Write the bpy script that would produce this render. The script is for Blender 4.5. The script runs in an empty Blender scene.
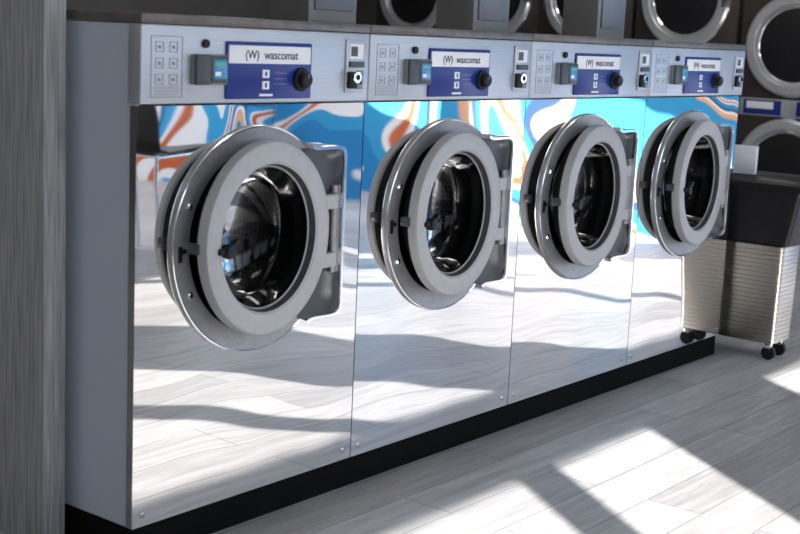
import bpy, bmesh, math
from mathutils import Vector, Matrix
S = bpy.context.scene
HP = 0.08   # plinth height
W = 0.72

# ------------------------------------------------------------ materials
def mat(name, color=(.5,.5,.5), rough=.5, metal=0.0, spec=None):
    m = bpy.data.materials.new(name); m.use_nodes = True
    b = m.node_tree.nodes['Principled BSDF']
    b.inputs['Base Color'].default_value = (*color, 1)
    b.inputs['Roughness'].default_value = rough
    b.inputs['Metallic'].default_value = metal
    if spec is not None: b.inputs['Specular IOR Level'].default_value = spec
    return m
def N(m, t, **kw):
    n = m.node_tree.nodes.new(t)
    for k, v in kw.items():
        if k in n.inputs: n.inputs[k].default_value = v
        else: setattr(n, k, v)
    return n
def L(m, a, ao, b, bi): m.node_tree.links.new(a.outputs[ao], b.inputs[bi])
def BS(m): return m.node_tree.nodes['Principled BSDF']
def addnoise(m, scale=(1,1,1), nscale=10, lo=(.4,.4,.4), hi=(.6,.6,.6), bump=0, detail=4, bd=.01, dist=0):
    tc = N(m,'ShaderNodeTexCoord'); mp = N(m,'ShaderNodeMapping'); mp.inputs['Scale'].default_value = scale
    L(m,tc,'Object',mp,'Vector')
    nz = N(m,'ShaderNodeTexNoise'); nz.inputs['Scale'].default_value = nscale; nz.inputs['Detail'].default_value = detail
    nz.inputs['Distortion'].default_value = dist
    L(m,mp,'Vector',nz,'Vector')
    if lo is not None:
        cr = N(m,'ShaderNodeValToRGB'); cr.color_ramp.elements[0].position=.3; cr.color_ramp.elements[1].position=.7
        cr.color_ramp.elements[0].color=(*lo,1); cr.color_ramp.elements[1].color=(*hi,1)
        L(m,nz,'Fac',cr,'Fac'); L(m,cr,'Color',BS(m),'Base Color')
    if bump:
        bp = N(m,'ShaderNodeBump'); bp.inputs['Strength'].default_value=bump; bp.inputs['Distance'].default_value=bd
        L(m,nz,'Fac',bp,'Height'); L(m,bp,'Normal',BS(m),'Normal')
    return m

M = {}
M['steel'] = addnoise(mat('polished_stainless',(.76,.745,.73),.02,1), nscale=2.2, lo=None, bump=.42, bd=.02, detail=.5)
M['steel2'] = addnoise(mat('steel_edge',(.55,.56,.58),.16,1), nscale=6, lo=None, bump=.1, bd=.01, detail=1)
M['chrome'] = mat('chrome',(.92,.93,.94),.12,1)
M['surround'] = addnoise(mat('brushed_grey_metal',(.3,.31,.33),.42,.35), nscale=60, lo=(.32,.325,.34), hi=(.38,.385,.40))
M['ringgrey'] = addnoise(mat('satin_grey_ring',(.42,.43,.45),.5,.1), nscale=40, lo=(.40,.405,.415), hi=(.44,.445,.455))
M['panel'] = addnoise(mat('brushed_aluminium',(.5,.54,.6),.42,.6), scale=(1,1,30), nscale=12, lo=(.47,.50,.54), hi=(.55,.58,.62))
M['paint'] = addnoise(mat('painted_cabinet',(.5,.56,.66),.42), nscale=3, lo=(.54,.60,.70), hi=(.58,.64,.74))
M['lid'] = addnoise(mat('lid_laminate',(.13,.11,.10),.35,.3), nscale=30, lo=(.12,.105,.095), hi=(.17,.15,.14))
M['black'] = addnoise(mat('black_plastic',(.012,.012,.014),.5,0,.3), nscale=20, lo=(.007,.007,.009), hi=(.012,.012,.014))
M['rubber'] = addnoise(mat('black_rubber',(.02,.02,.02),.55), nscale=20, lo=(.010,.010,.010), hi=(.018,.018,.018))
M['plinth'] = addnoise(mat('plinth_black',(.006,.006,.006),.8,0,.1), nscale=20, lo=(.003,.003,.003), hi=(.005,.005,.005))
M['blue'] = addnoise(mat('blue_fascia',(.01,.03,.30),.3), nscale=5, lo=(.005,.022,.20), hi=(.008,.030,.25))
M['white'] = addnoise(mat('white_label',(.85,.86,.88),.4), nscale=5, lo=(.84,.85,.87), hi=(.90,.91,.92))
M['ink'] = mat('ink',(.01,.015,.06),.5)
M['dgrey'] = mat('dark_grey_plastic',(.06,.065,.075),.4)
M['mgrey'] = mat('mid_grey_plastic',(.24,.26,.29),.4)
M['bgrey'] = addnoise(mat('box_grey_steel',(.3,.3,.3),.45,.3), nscale=6, lo=(.27,.265,.26), hi=(.33,.325,.32))
M['red'] = mat('red_dot',(.5,.02,.02),.4)
m = M['lcd'] = mat('lcd_screen',(.03,.16,.30),.15); 
BS(m).inputs['Emission Color'].default_value=(.06,.28,.55,1); BS(m).inputs['Emission Strength'].default_value=.3
m = M['green'] = mat('lcd_green',(.1,.45,.25),.2)
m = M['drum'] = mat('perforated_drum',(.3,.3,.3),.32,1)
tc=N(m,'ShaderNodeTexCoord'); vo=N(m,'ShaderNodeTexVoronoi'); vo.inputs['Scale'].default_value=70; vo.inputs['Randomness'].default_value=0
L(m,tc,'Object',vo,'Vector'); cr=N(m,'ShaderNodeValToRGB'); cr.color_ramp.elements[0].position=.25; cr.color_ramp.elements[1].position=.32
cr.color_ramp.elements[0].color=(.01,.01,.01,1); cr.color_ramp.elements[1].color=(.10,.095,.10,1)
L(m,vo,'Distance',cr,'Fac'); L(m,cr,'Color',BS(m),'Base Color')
m = M['glass'] = bpy.data.materials.new('door_glass'); m.use_nodes=True
nt=m.node_tree; nt.nodes.clear()
o=N(m,'ShaderNodeOutputMaterial'); mx=N(m,'ShaderNodeMixShader'); tr=N(m,'ShaderNodeBsdfTransparent'); gl=N(m,'ShaderNodeBsdfGlossy')
tr.inputs['Color'].default_value=(.40,.42,.44,1); gl.inputs['Roughness'].default_value=.05; gl.inputs['Color'].default_value=(.38,.38,.38,1)
fr=N(m,'ShaderNodeFresnel'); fr.inputs['IOR'].default_value=1.33
L(m,fr,'Fac',mx,'Fac'); L(m,tr,0,mx,1); L(m,gl,0,mx,2); L(m,mx,0,o,'Surface')
m = M['wood'] = mat('grey_wood_laminate',(.3,.3,.3),.5)
addnoise(m, scale=(14,14,.5), nscale=14, lo=(.24,.24,.24), hi=(.50,.50,.495), bump=.15, bd=.003, detail=6)
# floor planks
m = M['floor'] = mat('floor_planks',(.6,.6,.6),.36)
tc=N(m,'ShaderNodeTexCoord')
br=N(m,'ShaderNodeTexBrick'); br.inputs['Scale'].default_value=1; br.inputs['Brick Width'].default_value=1.2; br.inputs['Row Height'].default_value=.15
br.inputs['Mortar Size'].default_value=.002; br.inputs['Mortar Smooth'].default_value=.3; br.offset=.37
br.inputs['Color1'].default_value=(.36,.36,.37,1); br.inputs['Color2'].default_value=(.52,.52,.53,1); br.inputs['Mortar'].default_value=(.19,.19,.19,1)
L(m,tc,'Object',br,'Vector')
mp=N(m,'ShaderNodeMapping'); mp.inputs['Scale'].default_value=(1.2,16,1); L(m,tc,'Object',mp,'Vector')
nz=N(m,'ShaderNodeTexNoise'); nz.inputs['Scale'].default_value=2.2; nz.inputs['Detail'].default_value=7; nz.inputs['Roughness'].default_value=.7; nz.inputs['Distortion'].default_value=.5
L(m,mp,'Vector',nz,'Vector')
cr=N(m,'ShaderNodeValToRGB'); cr.color_ramp.elements[0].position=.34; cr.color_ramp.elements[1].position=.64
cr.color_ramp.elements[0].color=(.68,.67,.67,1); cr.color_ramp.elements[1].color=(1.06,1.06,1.06,1); L(m,nz,'Fac',cr,'Fac')
mix=N(m,'ShaderNodeMix'); mix.data_type='RGBA'; mix.blend_type='MULTIPLY'; mix.inputs[0].default_value=1
m.node_tree.links.new(br.outputs['Color'],mix.inputs[6]); m.node_tree.links.new(cr.outputs['Color'],mix.inputs[7])
m.node_tree.links.new(mix.outputs[2],BS(m).inputs['Base Color'])
bp=N(m,'ShaderNodeBump'); bp.inputs['Strength'].default_value=.15; bp.inputs['Distance'].default_value=.003; L(m,nz,'Fac',bp,'Height'); L(m,bp,'Normal',BS(m),'Normal')
# mural
def mural(name,cols,sc,off):
    m = mat(name,(.1,.4,.7),.6)
    tc=N(m,'ShaderNodeTexCoord'); mp=N(m,'ShaderNodeMapping'); mp.inputs['Location'].default_value=off; L(m,tc,'Object',mp,'Vector')
    nz=N(m,'ShaderNodeTexNoise'); nz.inputs['Scale'].default_value=sc; nz.inputs['Detail'].default_value=0; nz.inputs['Distortion'].default_value=1.0
    L(m,mp,'Vector',nz,'Vector'); cr=N(m,'ShaderNodeValToRGB'); cr.color_ramp.interpolation='CONSTANT'; L(m,nz,'Fac',cr,'Fac'); L(m,cr,'Color',BS(m),'Base Color')
    e=cr.color_ramp.elements
    e[0].position=0; e[0].color=(*cols[0][1],1); e[1].position=cols[1][0]; e[1].color=(*cols[1][1],1)
    for p,c in cols[2:]:
        x=e.new(p); x.color=(*c,1)
    return m
WH=(.93,.94,.96); OR=(.58,.13,.03); SA=(.88,.46,.26)
M['mural']=mural('mural_paint',[(0,SA),(.33,WH),(.37,(.03,.38,.70)),(.44,WH),(.465,OR),(.50,WH),(.525,(.035,.38,.72)),(.575,(.015,.12,.32)),(.60,WH),(.63,SA),(.69,(.02,.30,.64))],1.1,(0,0,0))
M['mural2']=mural('mural_paint_blue',[(0,OR),(.30,WH),(.34,(.015,.25,.60)),(.42,(.03,.36,.70)),(.48,WH),(.50,OR),(.52,WH),(.54,(.015,.28,.64)),(.60,(.015,.08,.22)),(.63,WH),(.66,SA),(.70,(.03,.36,.70))],1.0,(3,2,0))
M['wall'] = addnoise(mat('wall_paint',(.6,.6,.6),.8), nscale=2, lo=(.50,.50,.50), hi=(.55,.55,.55))
M['backwall'] = addnoise(mat('taupe_wall_paint',(.2,.18,.17),.8), nscale=2, lo=(.16,.145,.14), hi=(.19,.175,.17))
M['ceil'] = addnoise(mat('ceiling_tile',(.6,.6,.6),.9), nscale=2, lo=(.60,.60,.60), hi=(.65,.65,.65))
M['frame'] = mat('window_frame',(.05,.05,.055),.4,.5)
M['dryerbody'] = addnoise(mat('dryer_front',(.06,.045,.04),.4,.3), nscale=6, lo=(.05,.040,.036), hi=(.07,.058,.054))
M['dring'] = addnoise(mat('dryer_ring',(.6,.6,.62),.32,.5), nscale=30, lo=(.58,.59,.61), hi=(.64,.65,.67))
M['binsteel'] = addnoise(mat('bin_brushed_steel',(.6,.57,.52),.28,1), scale=(1,1,20), nscale=20, lo=(.42,.40,.365), hi=(.52,.50,.465))
m = M['fill_glow'] = mat('fill_light_diffuser',(.9,.9,.9),.5); BS(m).inputs['Emission Color'].default_value=(1,.97,.93,1); BS(m).inputs['Emission Strength'].default_value=7.5  # emission for the added ceiling fill panels
M['pave'] = addnoise(mat('pavement',(.4,.4,.4),.9), nscale=4, lo=(.30,.30,.30), hi=(.34,.34,.34))

# ------------------------------------------------------------ mesh builder
class MB:
    def __init__(s): s.v=[]; s.f=[]; s.m=[]; s.mats=[]
    def mi(s,name):
        if name not in s.mats: s.mats.append(name)
        return s.mats.index(name)
    def add(s,vs,fs,mname):
        o=len(s.v); s.v+= [tuple(v) for v in vs]; k=s.mi(mname)
        for f in fs: s.f.append([i+o for i in f]); s.m.append(k)
        return s
    def box(s,x0,x1,y0,y1,z0,z1,mname,bev=0,seg=2,rot=None):
        bm=bmesh.new(); bmesh.ops.create_cube(bm,size=1)
        for v in bm.verts: v.co=Vector(((x0+x1)/2+v.co.x*(x1-x0),(y0+y1)/2+v.co.y*(y1-y0),(z0+z1)/2+v.co.z*(z1-z0)))
        if bev: bmesh.ops.bevel(bm,geom=bm.edges[:],offset=bev,segments=seg,affect='EDGES',profile=.5)
        if rot is not None:
            c=Vector(((x0+x1)/2,(y0+y1)/2,(z0+z1)/2))
            for v in bm.verts: v.co=rot@(v.co-c)+c
        bm.verts.index_update()
        s.add([v.co[:] for v in bm.verts],[[v.index for v in f.verts] for f in bm.faces],mname); bm.free(); return s
    def lathe(s,prof,c,mname,n=96,axis='Y',a0=0,a1=2*math.pi):
        full=abs(a1-a0-2*math.pi)<1e-6; k=n if full else n+1
        vs=[];fs=[]
        for r,d in prof:
            for i in range(k):
                a=a0+(a1-a0)*i/n
                if axis=='Y': vs.append((c[0]+r*math.cos(a),c[1]-d,c[2]+r*math.sin(a)))
                elif axis=='Z': vs.append((c[0]+r*math.cos(a),c[1]+r*math.sin(a),c[2]+d))
                else: vs.append((c[0]+d,c[1]+r*math.cos(a),c[2]+r*math.sin(a)))
        for j in range(len(prof)-1):
            for i in range(n):
                i2=(i+1)%k
                fs.append([j*k+i,j*k+i2,(j+1)*k+i2,(j+1)*k+i])
        return s.add(vs,fs,mname)
    def cyl(s,r,d0,d1,c,mname,n=32,axis='Y',bev=.001):
        return s.lathe([(0.0001,d0),(r,d0),(r,d1-bev),(r-bev,d1),(0.0001,d1)],c,mname,n,axis)
    def rod(s,p,q,r,mname,n=12):
        p=Vector(p);q=Vector(q);t=(q-p).normalized();u=t.orthogonal().normalized();w=t.cross(u)
        vs=[tuple(e+r*(math.cos(2*math.pi*i/n)*u+math.sin(2*math.pi*i/n)*w)) for e in(p,q) for i in range(n)]
        fs=[[i,(i+1)%n,n+(i+1)%n,n+i] for i in range(n)]+[list(range(n)),list(range(n,2*n))]
        return s.add(vs,fs,mname)
    def loops(s,loops,mname):
        n=len(loops[0]); vs=[p for l in loops for p in l]; fs=[]
        for j in range(len(loops)-1):
            for i in range(n):
                i2=(i+1)%n; fs.append([j*n+i,j*n+i2,(j+1)*n+i2,(j+1)*n+i])
        return s.add(vs,fs,mname)
    def mesh(s,name,sharp=35):
        me=bpy.data.meshes.new(name); me.from_pydata(s.v,[],s.f); 
        for x in s.mats: me.materials.append(M[x])
        me.polygons.foreach_set('material_index',s.m)
        bm=bmesh.new(); bm.from_mesh(me); bmesh.ops.remove_doubles(bm,verts=bm.verts,dist=1e-5)
        bmesh.ops.recalc_face_normals(bm,faces=bm.faces); bm.to_mesh(me); bm.free()
        me.polygons.foreach_set('use_smooth',[True]*len(me.polygons))
        try: me.set_sharp_from_angle(angle=math.radians(sharp))
        except Exception as ex: print(ex)
        me.update(); return me
def obj(name,me,parent=None,loc=(0,0,0),rotz=0):
    o=bpy.data.objects.new(name,me); S.collection.objects.link(o); o.location=loc; o.rotation_euler=(0,0,rotz)
    if parent: o.parent=parent
    return o
def empty(name,loc=(0,0,0),rotz=0):
    e=bpy.data.objects.new(name,None); S.collection.objects.link(e); e.location=loc; e.rotation_euler=(0,0,rotz); e.empty_display_size=.1
    return e
def simple(name,x0,x1,y0,y1,z0,z1,m,bev=0):
    b=MB(); b.box(x0,x1,y0,y1,z0,z1,m,bev); return obj(name,b.mesh(name))
def textmesh(s,size,m,name):
    cu=bpy.data.curves.new(name,'FONT'); cu.body=s; cu.size=size; cu.extrude=.0004; cu.offset=.0002; cu.align_x='CENTER'; cu.align_y='CENTER'
    cu.materials.append(M[m]); return cu

# ------------------------------------------------------------ washer parts
CX,CZ=.353,.597
FH=.900; TOP=1.067
parts=[]
b=MB()
b.box(.004,.010,.004,.70,0,1.064,'paint')
b.box(.710,.716,.004,.70,0,1.064,'paint')
b.box(.010,.710,.694,.70,0,1.064,'paint')
b.box(.010,.710,.02,.694,0,.006,'paint')
b.box(.010,.710,.02,.694,1.05,1.064,'paint')
parts.append(('cabinet',b.mesh('cabinet')))
b=MB(); n=160; x0,x1,z0,z1=.0015,.7185,.0,FH
def hole_panel(b,x0,x1,z0,z1,cx,cz,r,y,mname,n=160):
    outer=[];inner=[]
    for i in range(n):
        a=2*math.pi*i/n; ca,sa=math.cos(a),math.sin(a)
        t=min(((x1-cx)/ca if ca>1e-9 else 1e9),((x0-cx)/ca if ca<-1e-9 else 1e9),((z1-cz)/sa if sa>1e-9 else 1e9),((z0-cz)/sa if sa<-1e-9 else 1e9))
        outer.append([cx+t*ca,y,cz+t*sa]); inner.append([cx+r*ca,y,cz+r*sa])
    for X in (x0,x1):
        for Z in (z0,z1):
            k=min(range(n),key=lambda i:(outer[i][0]-X)**2+(outer[i][2]-Z)**2); outer[k]=[X,y,Z]
    back=[[p[0],.02,p[2]] for p in outer]
    b.loops([inner,outer],mname); return outer,back
outer,back=hole_panel(b,x0,x1,z0,z1,CX,CZ,.215,0,'steel')
b.loops([outer,back],'steel2')
parts.append(('front_panel',b.mesh('front_panel')))
b=MB()
for sx,sz in((.03,.025),(.69,.025)): b.lathe([(.006,0),(.006,.0015),(.004,.003),(.0001,.003)],(sx,0,sz),'steel2',20)
parts.append(('panel_screws',b.mesh('panel_screws')))
b=MB(); b.box(.001,.719,-.012,.70,1.067,1.087,'lid',.003)
parts.append(('lid',b.mesh('lid')))
b=MB(); b.box(.0015,.7185,-.010,.03,.904,1.066,'panel',.004,3)
parts.append(('control_panel',b.mesh('control_panel')))
F=-.0102
b=MB()
b.box(.028,.0295,F-.0006,F+.001,.918,1.043,'mgrey'); b.box(.1125,.114,F-.0006,F+.001,.918,1.043,'mgrey')
b.box(.028,.114,F-.0006,F+.001,1.0415,1.043,'mgrey'); b.box(.028,.114,F-.0006,F+.001,.918,.9195,'mgrey')
for k in range(3):
    for j in range(2):
        x=.040+.038*j; z=1.010-.033*k
        b.box(x,x+.022,F-.0006,F+.001,z,z+.0015,'mgrey'); b.box(x,x+.022,F-.0006,F+.001,z+.020,z+.0215,'mgrey')
        b.box(x,x+.0015,F-.0006,F+.001,z,z+.021,'mgrey'); b.box(x+.0205,x+.022,F-.0006,F+.001,z,z+.021,'mgrey')
        b.box(x+.007,x+.015,F-.0006,F+.001,z+.007,z+.014,'mgrey')
for k in range(4): b.box(.038,.104,F-.0006,F+.001,.924+.005*k,.9252+.005*k,'mgrey')
parts.append(('instruction_label',b.mesh('instruction_label')))
b=MB()
b.box(.136,.232,F-.016,F+.001,.944,1.008,'mgrey',.004); b.box(.136,.178,F-.020,F-.010,.944,1.008,'dgrey',.004)
b.box(.180,.230,F-.018,F-.012,.948,1.005,'dgrey',.002); b.box(.187,.224,F-.0195,F-.015,.957,.998,'lcd',.001); b.box(.190,.221,F-.0200,F-.016,.986,.993,'green'); b.box(.190,.206,F-.0200,F-.016,.963,.972,'white')
b.cyl(.009,0,.008,(.176,F,1.030),'black')
parts.append(('display_module',b.mesh('display_module')))
b=MB()
b.box(.236,.508,F-.005,F+.001,.913,1.037,'blue',.003)
b.box(.242,.502,F-.0065,F-.003,.990,1.029,'white',.0015)
for z in(.968,.943): b.box(.346,.368,F-.0065,F-.003,z-.009,z+.009,'white',.001); b.box(.354,.360,F-.0068,F-.006,z-.005,z+.005,'blue')
for k in range(3): b.box(.385,.425,F-.0054,F-.004,.945+.012*k,.9462+.012*k,'mgrey')
b.box(.395,.399,F-.0056,F-.004,.970,.974,'red')
b.box(.338,.380,F-.0056,F-.004,.919,.924,'white')
parts.append(('blue_fascia',b.mesh('blue_fascia')))
b=MB(); b.lathe([(.0001,.004),(.026,.004),(.027,.008),(.025,.012),(.019,.013),(.017,.026),(.014,.029),(.0001,.029)],(.472,F,.956),'black',40)
b.box(.4712,.4728,F-.0300,F-.027,.959,.970,'mgrey')
parts.append(('selector_knob',b.mesh('selector_knob')))
b=MB(); b.box(.630,.700,F-.004,F+.001,.925,1.050,'panel',.003); b.box(.640,.690,F-.006,F-.002,1.005,1.040,'white',.001)
b.box(.644,.668,F-.0066,F-.004,1.011,1.034,'dgrey'); b.box(.640,.692,F-.010,F-.002,.985,.999,'dgrey',.001)
b.box(.634,.664,F-.014,F-.002,.935,.975,'black',.004); b.cyl(.014,.004,.02,(.657,F,.962),'chrome',24); b.cyl(.007,.02,.022,(.657,F,.962),'black',24)
b.box(.668,.692,F-.008,F-.002,.933,.978,'mgrey',.003); b.box(.676,.684,F-.009,F-.006,.945,.970,'black')
parts.append(('coin_slot',b.mesh('coin_slot')))
# door surround with squared hinge lobe
n=240; Rr=[]
for i in range(n):
    a=2*math.pi*i/n; ca,sa=math.cos(a),abs(math.sin(a)); r=.258
    if ca>0: r=max(.258, min(.268/ca, .205/max(sa,1e-6)))
    Rr.append(r)
for _ in range(4): Rr=[(Rr[i-1]+2*Rr[i]+Rr[(i+1)%n])/4 for i in range(n)]
def lp(inset,d,const=None):
    out=[]
    for i in range(n):
        a=2*math.pi*i/n; r=Rr[i]-inset if const is None else const
        out.append((CX+r*math.cos(a),-d,CZ+r*math.sin(a)))
    return out
b=MB()
b.loops([lp(0,0),lp(0,.006)],'surround')
b.loops([lp(0,.006),lp(.001,.009),lp(.003,.010),lp(.005,.009)],'chrome')
b.loops([lp(.005,.009),lp(.008,.008),lp(0,.0075,.236),lp(0,.006,.207)],'surround')
b.loops([lp(0,.006,.207),lp(0,.002,.203),lp(0,-.03,.198),lp(0,-.05,.205),lp(0,-.09,.185),lp(0,-.11,.20)],'rubber')
def arc(inset,d,i0=-37,i1=37): return [(CX+(Rr[i%n]-inset)*math.cos(2*math.pi*i/n),-d,CZ+(Rr[i%n]-inset)*math.sin(2*math.pi*i/n)) for i in range(i0,i1+1)]
A=[arc(.0,.006),arc(-.002,.032),arc(.002,.038),arc(.010,.038),arc(.013,.032),arc(.014,.008)]
k=len(A[0]); vs=[p for l in A for p in l]; fs=[]
for j in range(len(A)):
    for i in range(k-1):
        j2=(j+1)%len(A); fs.append([j*k+i,j*k+i+1,j2*k+i+1,j2*k+i])
fs.append([j*k for j in range(len(A))]); fs.append([j*k+k-1 for j in range(len(A))])
b.add(vs,fs,'chrome')
pa=arc(.012,.0115); pb=[(CX+.212*math.cos(2*math.pi*i/n),-.0115,CZ+.212*math.sin(2*math.pi*i/n)) for i in range(-37,38)]
b.add(pa+pb,[[i,i+1,k+i+1,k+i] for i in range(k-1)],'dgrey')
for a in(157,207):
    a=math.radians(a); b.lathe([(.008,.007),(.008,.012),(.005,.015),(.0001,.015)],(CX+.230*math.cos(a),0,CZ+.230*math.sin(a)),'chrome',16)
b.box(CX-.240,CX-.228,-.0105,-.006,CZ-.03,CZ+.005,'black',.002); b.box(CX-.236,CX-.216,-.0105,-.006,CZ-.012,CZ-.002,'black',.002)
parts.append(('door_surround',b.mesh('door_surround',30)))
# drum
b=MB(); c=(CX,0,CZ)
b.lathe([(.185,-.095),(.180,-.10),(.186,-.108),(.215,-.12),(.222,-.14),(.222,-.50)],c,'drum')
b.lathe([(.222,-.50),(.15,-.52),(.06,-.50),(.0001,-.50)],c,'drum')
for a in(90,210,330):
    a=math.radians(a); R=Matrix.Rotation(-a,3,'Y')
    vs=[(.222,.13,-.04),(.222,.13,.04),(.175,.15,0),(.222,.49,-.04),(.222,.49,.04),(.175,.49,0)]
    b.add([tuple(Vector(c)+R@Vector(v)) for v in vs],[[0,2,1],[0,3,5,2],[1,2,5,4],[3,4,5]],'drum')
parts.append(('drum',b.mesh('drum')))
# door leaf, local origin on hinge axis
HX,HY=CX+.238,-.014
b=MB(); c=(CX-.017-HX,0,CZ+.010)
b.lathe([(.214,.000),(.218,.004),(.218,.022),(.215,.028),(.208,.031),(.172,.029),(.166,.025)],c,'ringgrey',128)
b.lathe([(.166,.025),(.164,.018),(.162,.0)],c,'dgrey',128)
b.lathe([(.214,.0),(.200,-.004),(.182,-.02),(.174,-.040),(.164,-.040)],c,'rubber',128)
b.lathe([(.164,.008),(.161,.010),(.158,.008),(.161,.004)],c,'surround',96)
b.box(-.045,.010,-.018,.002,CZ-.085,CZ-.050,'ringgrey',.003); b.box(-.045,.010,-.018,.002,CZ+.055,CZ+.090,'ringgrey',.003)
b.cyl(.008,-.10,.11,(0.008,-.006,CZ),'surround',16,'Z')
b.box(c[0]-.182,c[0]-.146,-.038,-.026,c[2]-.018,c[2]-.004,'black',.004)
b.lathe([(.0001,.02),(.014,.02),(.017,.034),(.014,.044),(.0001,.046)],(c[0]-.152,0,c[2]-.012),'black',24)
b.box(c[0]-.154,c[0]-.122,-.042,-.026,c[2]-.004,c[2]+.008,'black',.004,rot=Matrix.Rotation(math.radians(-30),3,'Y'))
b.box(c[0]-.222,c[0]-.206,-.010,.018,c[2]-.016,c[2]+.008,'dgrey',.003)
door_me=b.mesh('door_leaf',30)
b=MB(); b.lathe([(.161,.006),(.156,-.01),(.150,-.05),(.135,-.075),(.09,-.092),(.04,-.10),(.0001,-.101)],c,'glass',96)
glass_me=b.mesh('door_glass',60)
b=MB(); b.box(.03,.22,.22,.36,1.087,1.36,'bgrey',.006); b.box(.05,.20,.214,.224,1.12,1.30,'mgrey',.003); b.cyl(.02,1.36,1.42,(.12,.29,0),'mgrey',20,'Z')
box_me=b.mesh('supply_box')

brand=textmesh('wascomat',.027,'ink','brand_text'); logo=textmesh('(W)',.026,'ink','logo_text')
for k in range(4):
    e=empty('washing_machine',(k*W,0,HP))
    for nme,me in parts: obj(nme,me,e)
    d=obj('door_leaf',door_me,e,(HX,HY,0),math.radians(5.0)); obj('door_glass',glass_me,d)
    for cu,x,z,nm in((brand,.404,1.0085,'brand_text'),(logo,.312,1.0085,'logo_text')):
        t=bpy.data.objects.new(nm,cu); S.collection.objects.link(t); t.parent=e; t.location=(x,F-.0068,z); t.rotation_euler=(math.pi/2,0,0)
    if k>0: obj('supply_box',box_me,e)

simple('equipment_base',-.0,4*W,.012,.70,0,HP-.0005,'plinth')
simple('wall_partition',-.075,-.018,.20,1.9,0,2.9,'wood',.002)

# ------------------------------------------------------------ dryers
def dryer_mesh(z1,z2,zs,top):
    b=MB(); w=.74
    b.box(-w/2+.004,w/2-.004,0.012,.75,0,top,'dryerbody',.004)
    for cz in(z1,z2):
        c=(0,0,cz)
        b.lathe([(.315,-.012),(.315,.02),(.30,.035),(.255,.035),(.24,.02),(.235,.0)],c,'dring',72)
        b.lathe([(.318,-.012),(.322,.012),(.316,.022)],c,'chrome',72)
        b.lathe([(.236,.004),(.20,.012),(.10,.022),(.0001,.024)],c,'black',72)
        b.lathe([(.236,.01),(.230,.016),(.224,.01)],c,'chrome',72)
        b.box(.27,.33,-.05,-.03,cz-.05,cz+.05,'chrome',.006)
    b.box(-.33,.33,-.004,.02,zs-.055,zs+.055,'panel',.004)
    b.box(-.30,-.05,-.008,-.002,zs-.045,zs+.045,'blue',.002); b.box(-.28,-.10,-.010,-.006,zs-.01,zs+.035,'white',.002)
    b.box(.05,.28,-.008,-.002,zs-.045,zs+.045,'blue',.002); b.box(.08,.26,-.010,-.006,zs-.01,zs+.035,'white',.002)
    return b.mesh('dryer_stack')
dA=dryer_mesh(.42,1.19,.80,1.62); dB=dryer_mesh(.66,1.46,1.06,1.95)
XD=6.3
for y,me in((.45,dA),(1.2,dA),(1.96,dB),(2.72,dB),(3.46,dB),(4.2,dB)):
    e=empty('stacked_dryer',(XD,y,0),-math.pi/2); obj('dryer_body',me,e)

# ------------------------------------------------------------ waiting chairs
def chair_mesh():
    b=MB(); V=[];Fc=[]
    prof=[(-.23,.43),(-.20,.455),(-.05,.44),(.10,.435),(.18,.46),(.22,.54),(.25,.68),(.27,.82)]
    nx=9
    for side in(0,1):
        for (y,z) in prof:
            for i in range(nx):
                t=(i/(nx-1)-.5)*2; w=.23-(.03 if z>.7 else 0)
                V.append((t*w,y+ (.012 if side else 0)*(1 if z>.5 else 0)-.03*t*t*(1 if z>.5 else 0),z+.02*t*t*(1 if z<.5 else 0)-(.012 if side and z<=.5 else 0)))
    P=len(prof)
    idx=lambda s_,j,i:s_*P*nx+j*nx+i
    for s_ in(0,1):
        for j in range(P-1):
            for i in range(nx-1): Fc.append([idx(s_,j,i),idx(s_,j,i+1),idx(s_,j+1,i+1),idx(s_,j+1,i)])
    for j in range(P-1):
        for i in(0,nx-1): Fc.append([idx(0,j,i),idx(0,j+1,i),idx(1,j+1,i),idx(1,j,i)])
    for i in range(nx-1):
        for j in(0,P-1): Fc.append([idx(0,j,i),idx(0,j,i+1),idx(1,j,i+1),idx(1,j,i)])
    b.add(V,Fc,'black')
    for sx in(-.19,.19):
        b.rod((sx,-.17,.44),(sx*1.12,-.22,0),.011,'chrome'); b.rod((sx,.15,.44),(sx*1.12,.24,0),.011,'chrome'); b.rod((sx,-.18,.425),(sx,.16,.425),.010,'chrome')
    b.rod((-.19,-.15,.425),(.19,-.15,.425),.010,'chrome'); b.rod((-.19,.13,.425),(.19,.13,.425),.010,'chrome')
    return b.mesh('chair_shell',50)
cm=chair_mesh()
for x,y,r in((2.85,-3.25,75),):
    e=empty('waiting_chair',(x,y,0),math.radians(r)); obj('chair_frame',cm,e)

# ------------------------------------------------------------ bin on casters
e=empty('rolling_bin',(2.93,-.20,0))
def rect(x0,x1,y0,y1,z,r=.02):
    out=[]
    for cx,cy,a0 in((x1-r,y1-r,0),(x0+r,y1-r,90),(x0+r,y0+r,180),(x1-r,y0+r,270)):
        for k in range(5):
            a=math.radians(a0+k*22.5); out.append((cx+r*math.cos(a),cy+r*math.sin(a),z))
    return out
b=MB(); ls=[rect(.05,.12,.1,.3,.065),rect(.008,.152,.012,.418,.065)]; z=.07
NR=22; ph=.366/NR
for k in range(NR):
    t=k/NR*.006
    ls+= [rect(-t,.16+t,-t,.43+t,z),rect(-t,.16+t,-t,.43+t,z+ph*.75),rect(.0015-t,.1585+t,.0015-t,.4285+t,z+ph*.82),rect(.0015-t,.1585+t,.0015-t,.4285+t,z+ph*.93)]; z+=ph
b.loops(ls,'binsteel'); obj('ribbed_body',b.mesh('ribbed_body',25),e)
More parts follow.
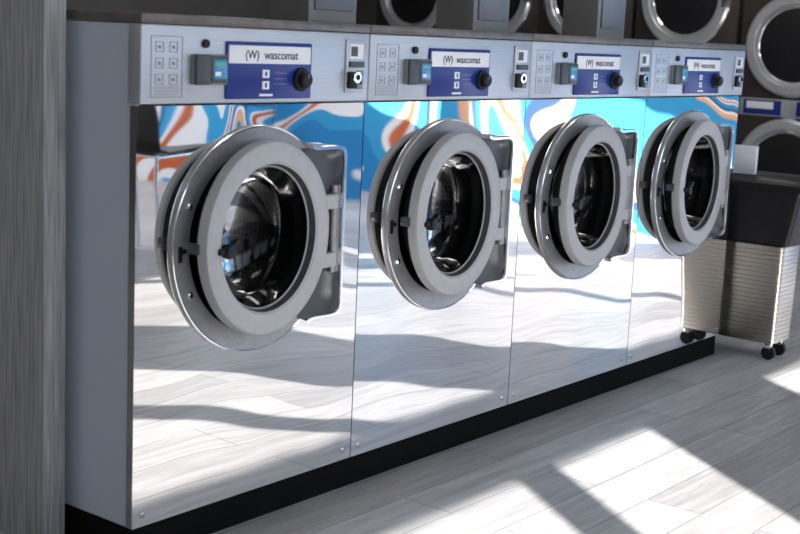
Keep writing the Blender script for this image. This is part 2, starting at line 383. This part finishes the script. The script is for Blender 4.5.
b=MB(); b.loops([rect(.0,.16,.0,.43,.436),rect(-.008,.20,-.02,.45,.445),rect(-.012,.32,-.055,.46,.64),rect(-.02,.34,-.065,.47,.645),rect(-.02,.34,-.065,.47,.665),rect(.0,.32,-.045,.45,.68),rect(.14,.16,.2,.22,.681)],'black'); obj('black_top',b.mesh('black_top'),e)
b=MB()
for x in(.03,.13):
    for y in(.03,.40):
        b.cyl(.026,-.01,.01,(x,y,.027),'black',20,'X'); b.box(x-.014,x+.014,y-.012,y+.012,.045,.068,'chrome',.002)
obj('casters',b.mesh('casters'),e)
b=MB(); b.box(3.02,3.05,-.02,.10,.683,.79,'white',.002,rot=Matrix.Rotation(.15,3,'Z')); obj('detergent_carton',b.mesh('detergent_carton'))

# ------------------------------------------------------------ room
X0,X1,Y0,Y1,H=-4.6,7.1,-4.8,5.6,3.0
simple('floor',X0-.1,X1+.1,Y0-.1,Y1+.1,-.06,0,'floor')
simple('ceiling',X0-.1,X1+.1,Y0-.1,Y1+.1,H,H+.08,'ceil')
simple('wall_back',X0-.1,X1+.1,Y1,Y1+.1,0,H,'backwall')
simple('wall_left',X0-.1,X0,Y0,Y1,0,H,'wall')
simple('wall_right',X1,X1+.1,Y0,Y1,0,H,'backwall')
simple('mural_panel',5.6,5.66,Y0+.01,-.25,0,2.4,'mural2')
SILL,HEAD=1.0,2.3
simple('wall_front',X0-.1,X1+.1,Y0-.06,Y0,0,SILL,'mural')
simple('wall_front_header',X0-.1,X1+.1,Y0-.06,Y0,HEAD,H,'wall')
panes=[(-3.05,-2.05),(-1.93,-1.34),(-.52,.85),(.93,2.3),(3.0,4.4),(4.5,5.5)]
prev=X0-.1
for i,(a,bx) in enumerate(panes+[(X1+.1,None)]):
    if a-prev>.3: simple('wall_front_pier',prev,a,Y0-.06,Y0,SILL,HEAD,'wall')
    else: simple('trim_mullion',prev,a,Y0-.06,Y0,SILL,HEAD,'frame')
    prev=bx
for i,(a,bx) in enumerate(panes):
    b=MB(); t=.02; y0,y1=Y0-.05,Y0-.01
    b.box(a,bx,y0,y1,SILL,SILL+t,'frame'); b.box(a,bx,y0,y1,HEAD-t,HEAD,'frame'); b.box(a,a+t,y0,y1,SILL+t,HEAD-t,'frame'); b.box(bx-t,bx,y0,y1,SILL+t,HEAD-t,'frame')
    obj('window_%d'%(i+1),b.mesh('window'))
simple('pavement_ground',-30,30,-30,Y0-.1,-.1,-.02,'pave')
for i,(x,y) in enumerate([(-1.5,-2.6),(1.2,-2.6),(3.9,-2.6),(-3,1.2),(0.2,3),(3.2,2.4),(5.2,1.2)]):  # unseen glowing ceiling panels, added as interior fill light
    e=empty('ceiling_fill_light',(x,y,H)); b=MB(); b.box(-.6,.6,-.3,.3,-.04,-.001,'white',.004); b.box(-.57,.57,-.27,.27,-.044,-.038,'fill_glow'); obj('fill_light_panel',b.mesh('fill_light_panel'),e)
# unseen spots and their housings, added to brighten the murals
sb=MB(); sb.lathe([(.05,.0),(.05,-.10),(.0001,-.10)],(0,0,.10),'frame',24,'Z'); sb.lathe([(.05,0),(.044,-.002),(.044,-.06)],(0,0,0),'white',24,'Z')
sm=sb.mesh('fill_spot_housing')
def fill_spot(x,y,tx,ty,tz,en):
    e=empty('mural_fill_spot',(x,y,H-.101)); obj('fill_spot_housing',sm,e)
    l=bpy.data.lights.new('fill_spot','SPOT'); l.energy=en; l.spot_size=math.radians(80); l.spot_blend=.8; l.shadow_soft_size=.04; l.color=(1,.97,.93)
    lo=bpy.data.objects.new('fill_spot_lamp',l); S.collection.objects.link(lo); lo.parent=e; lo.location=(0,0,-.02)
    lo.rotation_euler=Vector((tx-x,ty-y,tz-(H-.12))).to_track_quat('-Z','Y').to_euler()
for x in(2.2,3.4,4.6): fill_spot(x,-3.4,x,-4.8,.6,170)
for y in(-3.6,-2.2,-.9): fill_spot(4.3,y,5.6,y,.7,160)

# ------------------------------------------------------------ light
sd=bpy.data.lights.new('sun','SUN'); sd.energy=22; sd.angle=math.radians(.4); sd.color=(1,.96,.91)
so=bpy.data.objects.new('sun',sd); S.collection.objects.link(so)
el=math.atan(2.3/5.6); d=Vector((.571*math.cos(el),.821*math.cos(el),-math.sin(el)))
so.rotation_euler=d.to_track_quat('-Z','Y').to_euler(); so.location=(-6,-9,5)
w=bpy.data.worlds.new('world'); S.world=w; w.use_nodes=True; nt=w.node_tree
bg=nt.nodes['Background']; bg.inputs['Color'].default_value=(.72,.84,1,1); bg.inputs['Strength'].default_value=2.9

# ------------------------------------------------------------ camera
cd=bpy.data.cameras.new('camera'); co=bpy.data.objects.new('camera',cd); S.collection.objects.link(co)
cd.sensor_width=36; cd.lens=1342/800*36; cd.clip_start=.05
zb=-Vector((.7775,.6055,-.1705)).normalized(); xr=Vector((.620,-.7835,.0453)); xr=(xr-zb*xr.dot(zb)).normalized(); yu=zb.cross(xr)
R=Matrix((xr,yu,zb)).transposed().to_4x4(); R.translation=Vector((-1.812,-2.105,1.067+HP)); co.matrix_world=R
cd.dof.use_dof=True; cd.dof.focus_distance=3.9; cd.dof.aperture_fstop=5.6
S.camera=co
S.view_settings.view_transform='Standard'; S.view_settings.look='None'; S.view_settings.exposure=0
